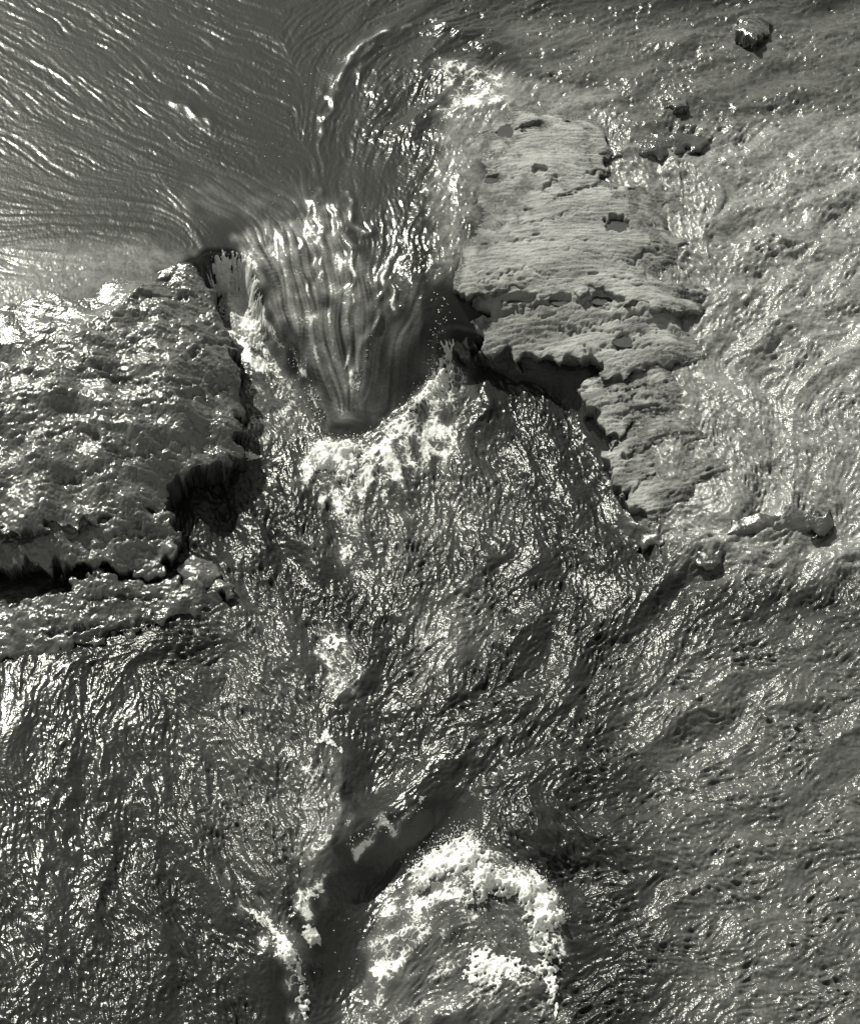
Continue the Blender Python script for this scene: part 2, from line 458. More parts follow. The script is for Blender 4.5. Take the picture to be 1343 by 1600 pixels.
stain(foam, [(600, 690), (760, 690), (800, 800), (600, 900), (500, 860)], .22, .3)
stain(foam, [(360, 900), (480, 1000), (500, 1300), (420, 1400), (280, 1200)], .16, .4)
stain(foam, [(640, 950), (760, 900), (760, 1000), (660, 1080)], .3, .2)
stain(foam, [(690, 100), (790, 110), (800, 170), (690, 175)], .5, .12)
stain(shal_refl, [(950, 230), (1250, 180), (1500, 180), (1500, 900), (1100, 880), (1010, 800), (1020, 500)], 1, .35)
stain(shal_refl, [(0, 390), (220, 390), (300, 420), (0, 520)], .7, .25)
stain(shal_refl, [(800, 40), (1500, 20), (1500, 250), (900, 220)], .35, .4)
stain(shal_refl, [(1000, 1050), (1500, 950), (1500, 1700), (1100, 1700)], .35, .5)
stain(shal_refl, [(700, 180), (780, 120), (960, 140), (960, 240), (760, 240), (720, 400), (690, 430), (680, 300)], .8, .15)
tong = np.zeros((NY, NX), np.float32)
stain(tong, [(240, 330), (330, 285), (470, 300), (560, 330)], .24, .25)  # pale streaks above the chute: reflections put into the colour
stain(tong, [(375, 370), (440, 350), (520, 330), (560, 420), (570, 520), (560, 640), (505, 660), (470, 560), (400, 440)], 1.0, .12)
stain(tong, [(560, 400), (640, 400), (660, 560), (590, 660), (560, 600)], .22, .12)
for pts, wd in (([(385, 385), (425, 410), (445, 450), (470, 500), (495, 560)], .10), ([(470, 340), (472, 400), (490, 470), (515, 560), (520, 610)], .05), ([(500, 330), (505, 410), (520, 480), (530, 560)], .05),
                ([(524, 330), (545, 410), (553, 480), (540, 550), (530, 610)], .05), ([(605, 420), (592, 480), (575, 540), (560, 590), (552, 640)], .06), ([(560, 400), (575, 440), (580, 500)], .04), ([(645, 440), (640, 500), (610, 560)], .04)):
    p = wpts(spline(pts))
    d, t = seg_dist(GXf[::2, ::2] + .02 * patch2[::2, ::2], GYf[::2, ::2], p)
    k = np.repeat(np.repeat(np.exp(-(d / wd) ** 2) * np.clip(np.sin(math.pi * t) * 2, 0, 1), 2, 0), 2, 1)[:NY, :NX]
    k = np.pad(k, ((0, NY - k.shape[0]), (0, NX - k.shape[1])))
    tong += .55 * k  # light bands along the folds, painted into the colour
shal_refl = np.maximum(shal_refl, np.clip(tong, 0, 1.3) * (strand := np.clip(.40 + .19 * np.tanh(1.6 * swide) + .13 * np.tanh(1.4 * sfine) + .08 * shair + .14 * patch2, 0, 1.1)))  # the shallow mask also holds the chute's painted reflections
foam = np.maximum(foam, .55 * np.clip(tong, 0, 1) * strand)
foam *= np.clip(.88 + .16 * patch2 + .12 * b25, 0, 1.4)


for pts, wd, hh in CRESTS[2:5] + CRESTS[10:19] + [CRESTS[21]]:  # thin foam-white lines paint the highlights that run along the crests
    p = wpts(spline(pts))
    xs = [k[0] for k in p]
    ys = [k[1] for k in p]
    i0, i1 = max(0, int((min(xs) - .1 - X0) / DX)), min(NX, int((max(xs) + .1 - X0) / DX))
    j0, j1 = max(0, int((min(ys) - .1 - Y0) / DX)), min(NY, int((max(ys) + .1 - Y0) / DX))
    d, t = seg_dist(GXf[j0:j1, i0:i1] + .012 * patch2[j0:j1, i0:i1], GYf[j0:j1, i0:i1], p)
    foam[j0:j1, i0:i1] = np.maximum(foam[j0:j1, i0:i1], np.exp(-(d / .018) ** 2) * np.clip(.42 + .2 * b25[j0:j1, i0:i1], 0, .75))


# ------------------------------------------------------------------ helpers that make objects
def mat_base(name):
    m = bpy.data.materials.new(name)
    m.use_nodes = True
    n = m.node_tree.nodes
    return m, m.node_tree, n['Principled BSDF']


def N(t, kind, **kw):
    n = t.nodes.new(kind)
    for k, v in kw.items():
        setattr(n, k, v)
    return n


def n_out(t):
    return next(k for k in t.nodes if k.type == 'OUTPUT_MATERIAL')


def mixc(t, fac, a, b):
    n = N(t, 'ShaderNodeMix', data_type='RGBA')
    for s, val in ((0, fac), (6, a), (7, b)):
        if hasattr(val, 'is_linked'):
            t.links.new(val, n.inputs[s])
        elif s == 0:
            n.inputs[0].default_value = val
        else:
            n.inputs[s].default_value = (val, val, val, 1) if not isinstance(val, tuple) else val
    return n.outputs[2]


def mth(t, op, a, b=None, c=None, clamp=False):
    n = N(t, 'ShaderNodeMath', operation=op, use_clamp=clamp)
    for i, val in enumerate((a, b, c)):
        if val is None:
            continue
        if hasattr(val, 'is_linked'):
            t.links.new(val, n.inputs[i])
        else:
            n.inputs[i].default_value = val
    return n.outputs[0]


def noise_node(t, scale, detail=3, rough=.55, vec=None):
    n = N(t, 'ShaderNodeTexNoise')
    n.inputs['Scale'].default_value = scale
    n.inputs['Detail'].default_value = detail
    n.inputs['Roughness'].default_value = rough
    if vec is None:
        vec = N(t, 'ShaderNodeTexCoord').outputs['Object']
    t.links.new(vec, n.inputs['Vector'])
    return n.outputs[0]


def ramp(t, x, a, b):
    n = N(t, 'ShaderNodeMapRange', clamp=True)
    t.links.new(x, n.inputs[0])
    n.inputs[1].default_value = a
    n.inputs[2].default_value = b
    return n.outputs[0]


def water_material():
    m, t, b = mat_base('river_water')
    fo = N(t, 'ShaderNodeAttribute', attribute_name='foam').outputs['Fac']
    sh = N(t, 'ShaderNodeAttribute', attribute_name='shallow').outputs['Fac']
    ch = N(t, 'ShaderNodeAttribute', attribute_name='chop').outputs['Fac']
    n1 = noise_node(t, 34, 4, .7)
    n2 = noise_node(t, 11, 3, .6)
    n3 = noise_node(t, 120, 3, .6)
    thr = mth(t, 'ADD', mth(t, 'MULTIPLY', n1, .55), mth(t, 'ADD', mth(t, 'MULTIPLY', n2, .15), mth(t, 'MULTIPLY', n3, .30)))
    vo = N(t, 'ShaderNodeTexVoronoi', feature='DISTANCE_TO_EDGE')
    vo.inputs['Scale'].default_value = 13
    wv = N(t, 'ShaderNodeTexNoise')
    wv.inputs['Scale'].default_value = 9
    wv.inputs['Detail'].default_value = 4
    tcn = N(t, 'ShaderNodeTexCoord').outputs['Object']
    t.links.new(tcn, wv.inputs['Vector'])
    vm = N(t, 'ShaderNodeVectorMath', operation='MULTIPLY_ADD')
    t.links.new(wv.outputs['Color'], vm.inputs[0])
    vm.inputs[1].default_value = (.22, .22, .22)
    t.links.new(tcn, vm.inputs[2])
    t.links.new(vm.outputs[0], vo.inputs['Vector'])
    web = mth(t, 'SUBTRACT', 1.0, ramp(t, vo.outputs['Distance'], 0, .22))
    thr = mth(t, 'ADD', mth(t, 'MULTIPLY', thr, .8), mth(t, 'MULTIPLY', web, .2))
    lace = ramp(t, mth(t, 'SUBTRACT', mth(t, 'ADD', fo, thr), 1.0), -.07, .10)
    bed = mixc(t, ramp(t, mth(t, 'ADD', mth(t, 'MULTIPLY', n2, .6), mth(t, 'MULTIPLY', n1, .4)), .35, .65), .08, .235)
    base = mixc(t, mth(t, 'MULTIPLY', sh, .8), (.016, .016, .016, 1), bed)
    base = mixc(t, mth(t, 'MULTIPLY', fo, .28), base, .5)
    base = mixc(t, lace, base, .56)
    t.links.new(base, b.inputs['Base Color'])
    r = mth(t, 'ADD', mth(t, 'MULTIPLY', lace, .4), .2)
    t.links.new(r, b.inputs['Roughness'])
    b.inputs['IOR'].default_value = 1.333
    f1 = noise_node(t, 38, 2, .5)
    f2 = noise_node(t, 95, 2, .5)
    hgt = mth(t, 'ADD', f1, mth(t, 'MULTIPLY', f2, .25))
    bp = N(t, 'ShaderNodeBump')
    bp.inputs['Distance'].default_value = .0075
    t.links.new(hgt, bp.inputs['Height'])
    t.links.new(ch, bp.inputs['Strength'])
    t.links.new(bp.outputs[0], b.inputs['Normal'])
    return m


def rock_material(name, lo, hi, rough, grain, wet=0.0, relief=.007):
    m, t, b = mat_base(name)
    tc = N(t, 'ShaderNodeTexCoord').outputs['Object']
    mp = N(t, 'ShaderNodeMapping')
    mp.inputs['Scale'].default_value = (1, grain, 1)
    t.links.new(tc, mp.inputs[0])
    n1 = noise_node(t, 5, 5, .6, mp.outputs[0])
    n2 = noise_node(t, 60, 4, .65, mp.outputs[0])
    n3 = noise_node(t, 1.3, 3, .5)
    f = mth(t, 'ADD', mth(t, 'MULTIPLY', n1, .5), mth(t, 'ADD', mth(t, 'MULTIPLY', n2, .3), mth(t, 'MULTIPLY', n3, .3)))
    c = mixc(t, ramp(t, f, .36, .74), lo, hi)
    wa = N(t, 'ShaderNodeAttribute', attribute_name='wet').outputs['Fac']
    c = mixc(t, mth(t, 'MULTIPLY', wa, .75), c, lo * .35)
    t.links.new(c, b.inputs['Base Color'])
    r = mth(t, 'ADD', mth(t, 'MULTIPLY', wa, .22 - rough), rough)
    t.links.new(r, b.inputs['Roughness'])
    b.inputs['Coat Weight'].default_value = wet
    b.inputs['Coat Roughness'].default_value = .12
    b.inputs['Coat IOR'].default_value = 1.33
    bp = N(t, 'ShaderNodeBump')
    bp.inputs['Distance'].default_value = relief
    bp.inputs['Strength'].default_value = 1
    h = mth(t, 'ADD', noise_node(t, 45, 4, .7, mp.outputs[0]), mth(t, 'MULTIPLY', noise_node(t, 160, 2, .6), .35))
    t.links.new(h, bp.inputs['Height'])
    t.links.new(bp.outputs[0], b.inputs['Normal'])
    if wet:
        t.links.new(bp.outputs[0], b.inputs['Coat Normal'])
    return m


def foam_material():
    m, t, b = mat_base('white_foam')
    n1 = noise_node(t, 30, 4, .7)
    c = mixc(t, ramp(t, n1, .26, .58), .5, .86)
    t.links.new(c, b.inputs['Base Color'])
    b.inputs['Roughness'].default_value = .6
    b.inputs['Subsurface Weight'].default_value = 0
    v = N(t, 'ShaderNodeTexVoronoi')
    v.inputs['Scale'].default_value = 110
    tc = N(t, 'ShaderNodeTexCoord').outputs['Object']
    t.links.new(tc, v.inputs['Vector'])
    bp = N(t, 'ShaderNodeBump')
    bp.inputs['Distance'].default_value = .006
    bp.inputs['Strength'].default_value = .8
    h = mth(t, 'ADD', noise_node(t, 55, 4, .7), mth(t, 'MULTIPLY', v.outputs[0], -.6))
    t.links.new(h, bp.inputs['Height'])
    t.links.new(bp.outputs[0], b.inputs['Normal'])
    ea = N(t, 'ShaderNodeAttribute', attribute_name='rim').outputs['Fac']
    al = ramp(t, mth(t, 'ADD', mth(t, 'MULTIPLY', ea, 1.25), mth(t, 'MULTIPLY', mth(t, 'SUBTRACT', noise_node(t, 75, 5, .75), .5), 1.6)), .22, .42)
    tr = N(t, 'ShaderNodeBsdfTranslucent')
    t.links.new(c, tr.inputs[0])
    ms = N(t, 'ShaderNodeMixShader')
    ms.inputs[0].default_value = .35
    t.links.new(b.outputs[0], ms.inputs[1])
    t.links.new(tr.outputs[0], ms.inputs[2])
    tp = N(t, 'ShaderNodeBsdfTransparent')
    m2 = N(t, 'ShaderNodeMixShader')
    t.links.new(al, m2.inputs[0])
    t.links.new(tp.outputs[0], m2.inputs[1])
    t.links.new(ms.outputs[0], m2.inputs[2])
    t.links.new(m2.outputs[0], n_out(t).inputs[0])
    return m


M_WATER = water_material()
M_PALE = rock_material('pale_dry_rock', .085, .345, .8, 2.6, 0, .015)
M_DARK = rock_material('dark_wet_rock', .035, .10, .17, 1.0, 1.0, .0032)
M_FOAM = foam_material()
M_BED, _t, _b = mat_base('river_bed')
_b.inputs['Base Color'].default_value = (.06, .06, .055, 1)
_t.links.new(mixc(_t, noise_node(_t, 3, 5), .03, .1), _b.inputs['Base Color'])
M_PUD, _t, _b = mat_base('still_puddle')
_t.links.new(mixc(_t, noise_node(_t, 9, 3), .025, .06), _b.inputs['Base Color'])
_b.inputs['Roughness'].default_value = .06
_b.inputs['IOR'].default_value = 1.333


def tag(o, label=None, cat=None, group=None, kind=None):
    for k, v in (('label', label), ('category', cat), ('group', group), ('kind', kind)):
        if v:
            o[k] = v
    return o


def link(name, me, mat, parent=None):
    if mat and not me.materials:
        me.materials.append(mat)
    o = bpy.data.objects.new(name, me)
    COL.objects.link(o)
    if parent:
        o.parent = parent
        o.matrix_parent_inverse.identity()
        o.location = -parent.location
    return o


def empty(name, loc):
    o = bpy.data.objects.new(name, None)
    COL.objects.link(o)
    o.location = loc
    o.empty_display_size = .2
    return o


def grid_mesh(name, X, Y, Z, keep=None, attrs=None):
    """quads over a structured grid; keep = mask of the quads to keep"""
    ny, nx = X.shape
    co = np.stack([X, Y, Z], -1).reshape(-1, 3).astype(np.float32)
    idx = np.arange(ny * nx).reshape(ny, nx)
    q = np.stack([idx[:-1, :-1], idx[:-1, 1:], idx[1:, 1:], idx[1:, :-1]], -1)
    q = q.reshape(-1, 4) if keep is None else q[keep]
    used = np.zeros(ny * nx, bool)
    used[q.ravel()] = True
    remap = np.cumsum(used) - 1
    q = remap[q]
    co = co[used]
    me = bpy.data.meshes.new(name)
    me.vertices.add(len(co))
    me.vertices.foreach_set('co', co.ravel())
    me.loops.add(q.size)
    me.loops.foreach_set('vertex_index', q.ravel().astype(np.int32))
    me.polygons.add(len(q))
    me.polygons.foreach_set('loop_start', np.arange(0, q.size, 4, dtype=np.int32))
    me.update(calc_edges=True)
    me.polygons.foreach_set('use_smooth', np.ones(len(q), bool))
    for k, v in (attrs or {}).items():
        a = me.attributes.new(k, 'FLOAT', 'POINT')
        a.data.foreach_set('value', v.reshape(-1)[used].astype(np.float32))
    return me


# ------------------------------------------------------------------ rocks
_lat = np.random.default_rng(99).standard_normal((32, 32, 32)).astype(np.float32)


def vnoise(x, y, z):
    ix, iy, iz = (np.floor(k).astype(int) for k in (x, y, z))
    fx, fy, fz = (k - np.floor(k) for k in (x, y, z))
    fx, fy, fz = (k * k * (3 - 2 * k) for k in (fx, fy, fz))
    r = 0
    for a in (0, 1):
        for b in (0, 1):
            for c in (0, 1):
                r = r + _lat[(ix + a) % 32, (iy + b) % 32, (iz + c) % 32] * (fx if a else 1 - fx) * (fy if b else 1 - fy) * (fz if c else 1 - fz)
    return r


class Rock:
    """one block of rock: outline from the photograph (u, v) on a top surface given by (u, v, z) points"""

    def __init__(s, outline, top, edge=.05, depth=1.0, res=.0085, ragged=.04, seed=1):
        s.tp = ctrl(top)
        u, v = (np.array(k, float) for k in zip(*outline))
        z = np.full(len(u), np.mean(s.tp[2]))
        for _ in range(10):
            x, y = ground(u, v, z)
            z = .5 * z + .5 * tps(*s.tp, x, y, lam=.02)
        s.poly = list(zip(x, y))
        m = .12 + edge
        s.x0, s.y0, s.d = x.min() - m, y.min() - m, res
        nx, ny = int((x.max() - x.min() + 2 * m) / res), int((y.max() - y.min() + 2 * m) / res)
        s.X, s.Y = np.meshgrid(s.x0 + np.arange(nx) * res, s.y0 + np.arange(ny) * res)
        s.sh = s.X.shape
        b1, b2 = band(s.sh, res, .3, seed=seed), band(s.sh, res, .09, seed=seed + 1)
        s.sd = poly_sd(s.X + ragged * .7 * b1, s.Y + ragged * .7 * band(s.sh, res, .25, seed=seed + 2) + ragged * .06 * b2, s.poly)
        s.top = tps(*s.tp, s.X, s.Y, lam=.02)
        s.edge, s.depth = edge, depth
        s.Z = s.top.copy()
        s.wet = np.zeros(s.sh)
        s.seed = seed + 10

    def n(s, lam, ani=1, ang=0, bw=.45):
        s.seed += 1
        return band(s.sh, s.d, lam, ani, ang, bw, seed=s.seed)

    def at(s, u, v):
        z = np.zeros(len(u)) + float(np.mean(s.tp[2]))
        u = np.array(u, float)
        v = np.array(v, float)
        for _ in range(12):
            x, y = ground(u, v, z)
            z = .5 * z + .5 * sample(s.top, x, y, x0=s.x0, y0=s.y0, d=s.d)
        return x, y, z

    def crack(s, pts, wd, dep, step=0.0):
        x, y, _ = s.at(*zip(*spline(pts, 4)))
        d, t = seg_dist(s.X + .012 * s.n(.12), s.Y + .012 * s.n(.12), list(zip(x, y)))
        s.Z -= dep * np.exp(-(d / wd) ** 2) * (.6 + .4 * np.abs(s.n(.2))) * np.clip(np.sin(math.pi * np.clip(t, .04, .96)) * 3, 0, 1)

    def pit(s, u, v, ru, rv, dep):
        x, y, z = s.at([u, u + ru, u], [v, v, v + rv])
        rx, ry = abs(x[1] - x[0]), abs(y[2] - y[0])
        r = np.hypot((s.X - x[0]) / rx, (s.Y - y[0]) / ry) + .10 * s.n(.12)
        s.Z -= dep * (1 - sstep(.72, 1.05, r))
        return x[0], y[0], rx, ry, z[0]

    def finish(s, name, mat, parent, under=.0, face_rough=.02, steps=4):
        rag = face_rough * s.n(.16)
        q = np.clip((s.sd + rag * .6) / s.edge, 0, 1) * steps
        q = np.clip(q + .3 * s.n(.3) * sstep(.1, .8, q), 0, steps)
        drop = (np.floor(q) + sstep(.25, .75, q - np.floor(q))) / steps
        round_ = np.clip((s.sd + .06) / .06, 0, 1) ** 2 * .018
        s.Z = s.Z - round_ - drop * s.depth
        wz = sample(WATER, s.X, s.Y)
        s.wet = np.clip(np.maximum(s.wet, 1 - sstep(.02, .13, s.Z - wz + .035 * s.n(.25) + .015 * s.n(.08))), 0, 1)
        s.wet = np.clip(np.maximum(s.wet, sstep(-.01, .03, s.sd)), 0, 1)  # drop faces darkened as wet splash zone, with their shade put into the colour
        k = (s.sd < s.edge + .06) & (s.Z > wz - .15)
        kq = k[:-1, :-1] | k[1:, :-1] | k[:-1, 1:] | k[1:, 1:]
        st = sstep(-.012, .02, s.sd)
        gy_, gx_ = np.gradient(blur(s.sd.astype(np.float32), 5), s.d)
        s.X = s.X - gx_ * drop * (s.edge + under)
        s.Y = s.Y - gy_ * drop * (s.edge + under)
        kx = vnoise(s.X * 5, s.Y * 5, s.Z * 14 + 3) * .025 + vnoise(s.X * 14, s.Y * 14, s.Z * 30 + 7) * .008
        ky = vnoise(s.X * 5 + 11, s.Y * 5, s.Z * 14 + 5) * .025 + vnoise(s.X * 14 + 9, s.Y * 14, s.Z * 30 + 1) * .008
        s.X = s.X + st * kx
        s.Y = s.Y + st * ky
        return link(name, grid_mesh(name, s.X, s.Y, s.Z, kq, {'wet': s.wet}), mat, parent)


def lumps(r, a):
    a = a * (.3 + .7 * sstep(.0, .14, r.top - sample(H, r.X, r.Y)))
    r.Z += a * (.030 * r.n(.8) + .017 * r.n(.33, 1.6, -.3) + .009 * np.abs(r.n(.16, 1.5, -.2)) + .0045 * np.abs(r.n(.075)) + .0016 * r.n(.035))


# left outcrop, water sheeting over it
x, y = ground(200, 740, .6)
left = tag(empty('rock_outcrop', (float(x), float(y), 0)), 'dark wet lumpy rock outcrop left of the smooth chute with black shadowed edge', 'rock')
r = Rock([(-260, 440), (-60, 410), (60, 395), (150, 390), (230, 396), (290, 410), (318, 432), (335, 468), (350, 505), (362, 540), (372, 570), (378, 610), (378, 660), (374, 700), (362, 728), (330, 733), (272, 737), (264, 760), (252, 785),
          (235, 800), (200, 808), (100, 815), (40, 830), (-260, 850)],
         [(-260, 470, .79), (-260, 540, .84), (60, 425, .795), (60, 480, .85), (200, 420, .80), (290, 420, .80), (200, 490, .85), (60, 560, .85), (60, 620, .83), (200, 600, .82), (300, 500, .76), (325, 480, .66), (345, 505, .58), (330, 570, .66), (364, 560, .46), (376, 620, .38), (340, 640, .56), (280, 640, .70), (374, 690, .32), (340, 690, .48), (335, 730, .40), (275, 735, .46), (200, 720, .62), (60, 720, .68), (250, 790, .38), (200, 800, .45), (60, 820, .51), (-260, 840, .51), (-260, 650, .75)],
         edge=.06, depth=.9, seed=21)
lumps(r, 1.0)
for c in ([(40, 700), (120, 665), (190, 712), (250, 705)], [(130, 560), (190, 590), (260, 600), (330, 590)], [(200, 470), (250, 465), (300, 460)], [(290, 560), (330, 535), (365, 545)], [(60, 760), (130, 740), (180, 730)], [(250, 640), (310, 610), (370, 600)]):
    r.crack(c, .03, .045)
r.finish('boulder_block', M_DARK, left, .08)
r = Rock([(-260, 795), (100, 795), (230, 798), (262, 806), (279, 830), (276, 862), (262, 886), (250, 898), (200, 896), (120, 886), (60, 880), (-260, 884)],
         [(-260, 800, .50), (100, 800, .50), (200, 805, .44), (260, 815, .34), (270, 860, .26), (240, 892, .18), (120, 880, .24), (40, 878, .30), (-260, 880, .34)], edge=.07, depth=.7, seed=41)
lumps(r, 1.1)
r.crack([(170, 845), (220, 828), (275, 840)], .04, .06)
r.finish('lower_block', M_DARK, left, .08)
r = Rock([(115, 900), (240, 902), (300, 908), (335, 924), (345, 940), (300, 952), (230, 975), (150, 1005), (60, 1025), (-260, 1050), (-260, 985), (40, 938), (105, 925)],
         [(115, 900, .17), (200, 895, .18), (300, 915, .13), (330, 940, .07), (200, 980, .05), (60, 1020, .03), (-260, 1050, .03), (60, 945, .12), (-260, 980, .1)], edge=.1, depth=.4, seed=61)
lumps(r, .9)
for c in ([(60, 990), (110, 985), (160, 975)], [(120, 1000), (180, 985), (250, 960)], [(180, 1045), (240, 1020), (280, 990)], [(130, 940), (200, 930), (260, 935)]):
    r.crack(c, .022, .05)
r.finish('broken_ledge', M_DARK, left)

for pts, top, lab, sd0 in (([(275, 885), (300, 868), (335, 880), (345, 900), (325, 916), (290, 912)], .17, 'small dark rock breaking the water below the left outcrop', 81),
                           ([(322, 905), (350, 900), (366, 915), (360, 930), (335, 936)], .12, 'low wet rock at the end of the broken left ledge', 91)):
    cu, cv = np.mean(pts, 0)
    r = Rock(pts, [(cu, cv, top + .03), (pts[0][0], pts[0][1], top - .03), (pts[2][0], pts[2][1], top - .03), (pts[4][0], pts[4][1], top - .06)], edge=.07, depth=.4, seed=sd0, ragged=.02)
    lumps(r, .5)
    o = r.finish('rock', M_DARK, None)
    tag(o, lab, 'rock')

# right slab: pale layered bedrock in steps
x, y = ground(880, 560, .5)
slab = tag(empty('rock_slab', (float(x), float(y), 0)), 'pale dry layered rock slab with potholes right of the smooth chute', 'rock')


def strata(r, a, ang=.04):
    st = r.n(.045, 7, ang) + .7 * r.n(.09, 6, ang - .05)
    r.Z -= a * .026 * np.clip(r.n(.10, 3.0, ang + .12) - 1.9, 0, 1.2)
    r.Z += a * .0014 * r.n(.02, 1.5, ang)
    r.Z += .022 * r.n(.45, 1.5, -.5) * sstep(1.75, 2.3, r.X)
    r.Z += a * (.018 * r.n(.7, 2, ang) + .0036 * np.tanh(st * 1.3) + .0045 * np.tanh(1.6 * r.n(.2, 4, ang)) + .0016 * r.n(.05, 2.2, ang) + .0010 * r.n(.028))


PUD = []
r = Rock([(700, 190), (760, 140), (860, 135), (930, 150), (940, 195), (950, 228), (948, 258), (946, 280), (990, 290), (1080, 310), (1150, 400), (1180, 470), (1180, 490), (1040, 482), (978, 466), (960, 456), (942, 445), (924, 446), (917, 457), (900, 456), (886, 444),
          (862, 447), (857, 456), (845, 456), (832, 447), (800, 442), (786, 447), (755, 456), (725, 452), (706, 440), (712, 412), (690, 390), (690, 352), (690, 300), (690, 250)],
         [(764, 206, .97), (905, 190, .985), (950, 240, .96), (1000, 330, .90), (1050, 470, .79), (706, 440, .78), (714, 390, .85), (850, 300, .95), (850, 400, .88), (860, 450, .81), (768, 260, .935), (735, 190, .87), (700, 220, .80), (700, 290, .77), (790, 140, .86), (800, 165, .90), (860, 158, .915), (920, 165, .93), (735, 300, .83), (690, 390, .74), (1045, 330, .825), (1055, 400, .765), (1150, 380, .66), (1180, 470, .54), (1090, 475, .61)], edge=.06, depth=.5, seed=101, ragged=.03)
strata(r, 1.0)
for c, wd, dp in (([(780, 350), (850, 345), (900, 330)], .012, .018), ([(860, 320), (885, 300), (920, 285)], .02, .03), ([(880, 310), (930, 285), (975, 300)], .025, .035), ([(770, 345), (830, 350)], .012, .02), ([(730, 380), (800, 372), (900, 378), (990, 372)], .012, .014),
                  ([(845, 297), (870, 275)], .018, .03), ([(985, 410), (1010, 392), (1030, 400)], .02, .03), ([(850, 390), (950, 402), (1030, 415)], .012, .014), ([(740, 445), (780, 430), (820, 420), (850, 430)], .015, .02), ([(950, 430), (1000, 440), (1045, 445)], .014, .025),
                  ([(915, 270), (940, 262), (975, 275)], .02, .035)):
    r.crack(c, wd, dp)
for p, dep in (((835, 199, 27, 9), .05), ((792, 203, 15, 10), .035), ((843, 268, 13, 8), .05), ((771, 279, 16, 9), .05), ((963, 347, 19, 14), .07)):
    PUD.append(r.pit(*p, dep) + (dep,))
r.wet = np.maximum(r.wet, .55 * (1 - sstep(.05, .3, np.hypot((r.X - r.at([735], [330])[0][0]) / 1.0, (r.Y - r.at([735], [330])[1][0]) / 1.6) - .15 + .06 * r.n(.3))))
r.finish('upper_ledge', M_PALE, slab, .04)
r = Rock([(738, 440), (1180, 470), (1180, 568), (1030, 572), (960, 582), (938, 570), (922, 556), (872, 562), (866, 548), (800, 551), (752, 543), (746, 512), (762, 488), (738, 470)],
         [(738, 450, .725), (800, 452, .755), (900, 455, .775), (1055, 460, .77), (750, 540, .42), (870, 552, .45), (960, 575, .50), (1058, 560, .58), (880, 500, .64), (1040, 500, .69), (1075, 480, .665), (1180, 475, .58), (1080, 560, .515), (1180, 565, .44)], edge=.07, depth=.6, seed=131, ragged=.03)
strata(r, 1.1, .06)
r.wet = np.maximum(r.wet, .5 * sstep(.6, 1.6, r.n(.5, 2)))
for c, wd, dp in (([(760, 495), (820, 482), (860, 472)], .02, .035), ([(880, 520), (940, 500), (1040, 490)], .016, .03), ([(935, 545), (990, 540), (1045, 545)], .016, .03), ([(895, 470), (960, 480), (1040, 470)], .014, .025), ([(905, 535), (925, 555)], .015, .03), ([(860, 510), (950, 515), (1030, 520)], .014, .025)):
    r.crack(c, wd, dp)
for p, dep in (((812, 467, 25, 10), .05), ((876, 467, 19, 10), .05), ((939, 465, 18, 11), .05), ((974, 530, 17, 13), .045)):
    PUD.append(r.pit(*p, dep) + (dep,))
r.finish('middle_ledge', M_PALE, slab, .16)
r = Rock([(903, 604), (928, 578), (960, 570), (1180, 560), (1180, 655), (1046, 662), (985, 660), (962, 692), (945, 664), (925, 638), (905, 622)],
         [(905, 604, .36), (960, 575, .44), (1055, 565, .52), (1055, 650, .43), (960, 680, .30), (930, 630, .35), (1080, 600, .455), (1180, 565, .43), (1180, 655, .36), (1080, 650, .39)], edge=.05, depth=.6, seed=151, ragged=.03)
strata(r, 1.4, .02)
r.wet = np.maximum(r.wet, .7 * sstep(.2, 1.3, r.n(.4, 2)))
for c in ([(900, 612), (930, 598), (950, 600)], [(935, 640), (985, 625), (1040, 625)], [(960, 655), (1000, 640), (1050, 650)], [(930, 610), (1000, 605), (1050, 600)]):
    r.crack(c, .018, .035)
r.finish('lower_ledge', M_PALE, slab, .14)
r = Rock([(950, 672), (988, 655), (1180, 648), (1180, 720), (1120, 800), (1070, 840), (1005, 817), (985, 800), (966, 760), (952, 715)],
         [(955, 672, .26), (1050, 655, .39), (1070, 710, .35), (1040, 780, .26), (1000, 805, .19), (960, 740, .22), (1090, 700, .335), (1180, 720, .30), (1180, 650, .36), (1080, 790, .23), (1070, 835, .15)], edge=.08, depth=.5, seed=171, ragged=.04)
strata(r, 1.5, .1)
r.wet = np.maximum(r.wet, .8 * sstep(0, 1.1, r.n(.35, 2)))
for c in ([(960, 720), (1010, 700), (1060, 690)], [(985, 770), (1010, 745), (1050, 735)]):
    r.crack(c, .02, .04)
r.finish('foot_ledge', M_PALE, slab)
r = Rock([(694, 440), (738, 446), (752, 480), (744, 500), (748, 540), (722, 552), (698, 540), (690, 505)],
         [(694, 440, .70), (738, 446, .72), (750, 480, .58), (745, 535, .42), (700, 535, .38), (692, 500, .50)], edge=.05, depth=.6, seed=191, ragged=.03)
lumps(r, 1.6)
r.crack([(705, 470), (725, 490), (720, 530)], .03, .1)
r.crack([(730, 460), (735, 500), (740, 535)], .025, .08)
r.wet[:] = .8
r.finish('wet_ledge', M_DARK, slab)
for (x, y, rx, ry, z, dep) in PUD:
    k = np.arange(28) / 28 * 2 * math.pi
    wob = 1.02 + .05 * np.sin(2 * k + x * 9) + .04 * np.sin(3 * k + y * 7)
    zz = z - dep * .62
    vs = [(x, y, zz + .002)] + [(x + rx * wob[i] * math.cos(k[i]), y + ry * wob[i] * math.sin(k[i]), zz) for i in range(28)]
    fs = [(0, i + 1, (i + 1) % 28 + 1) for i in range(28)]
    me = bpy.data.meshes.new('puddle')
    me.from_pydata(vs, [], fs)
    link('puddle', me, M_PUD, slab)

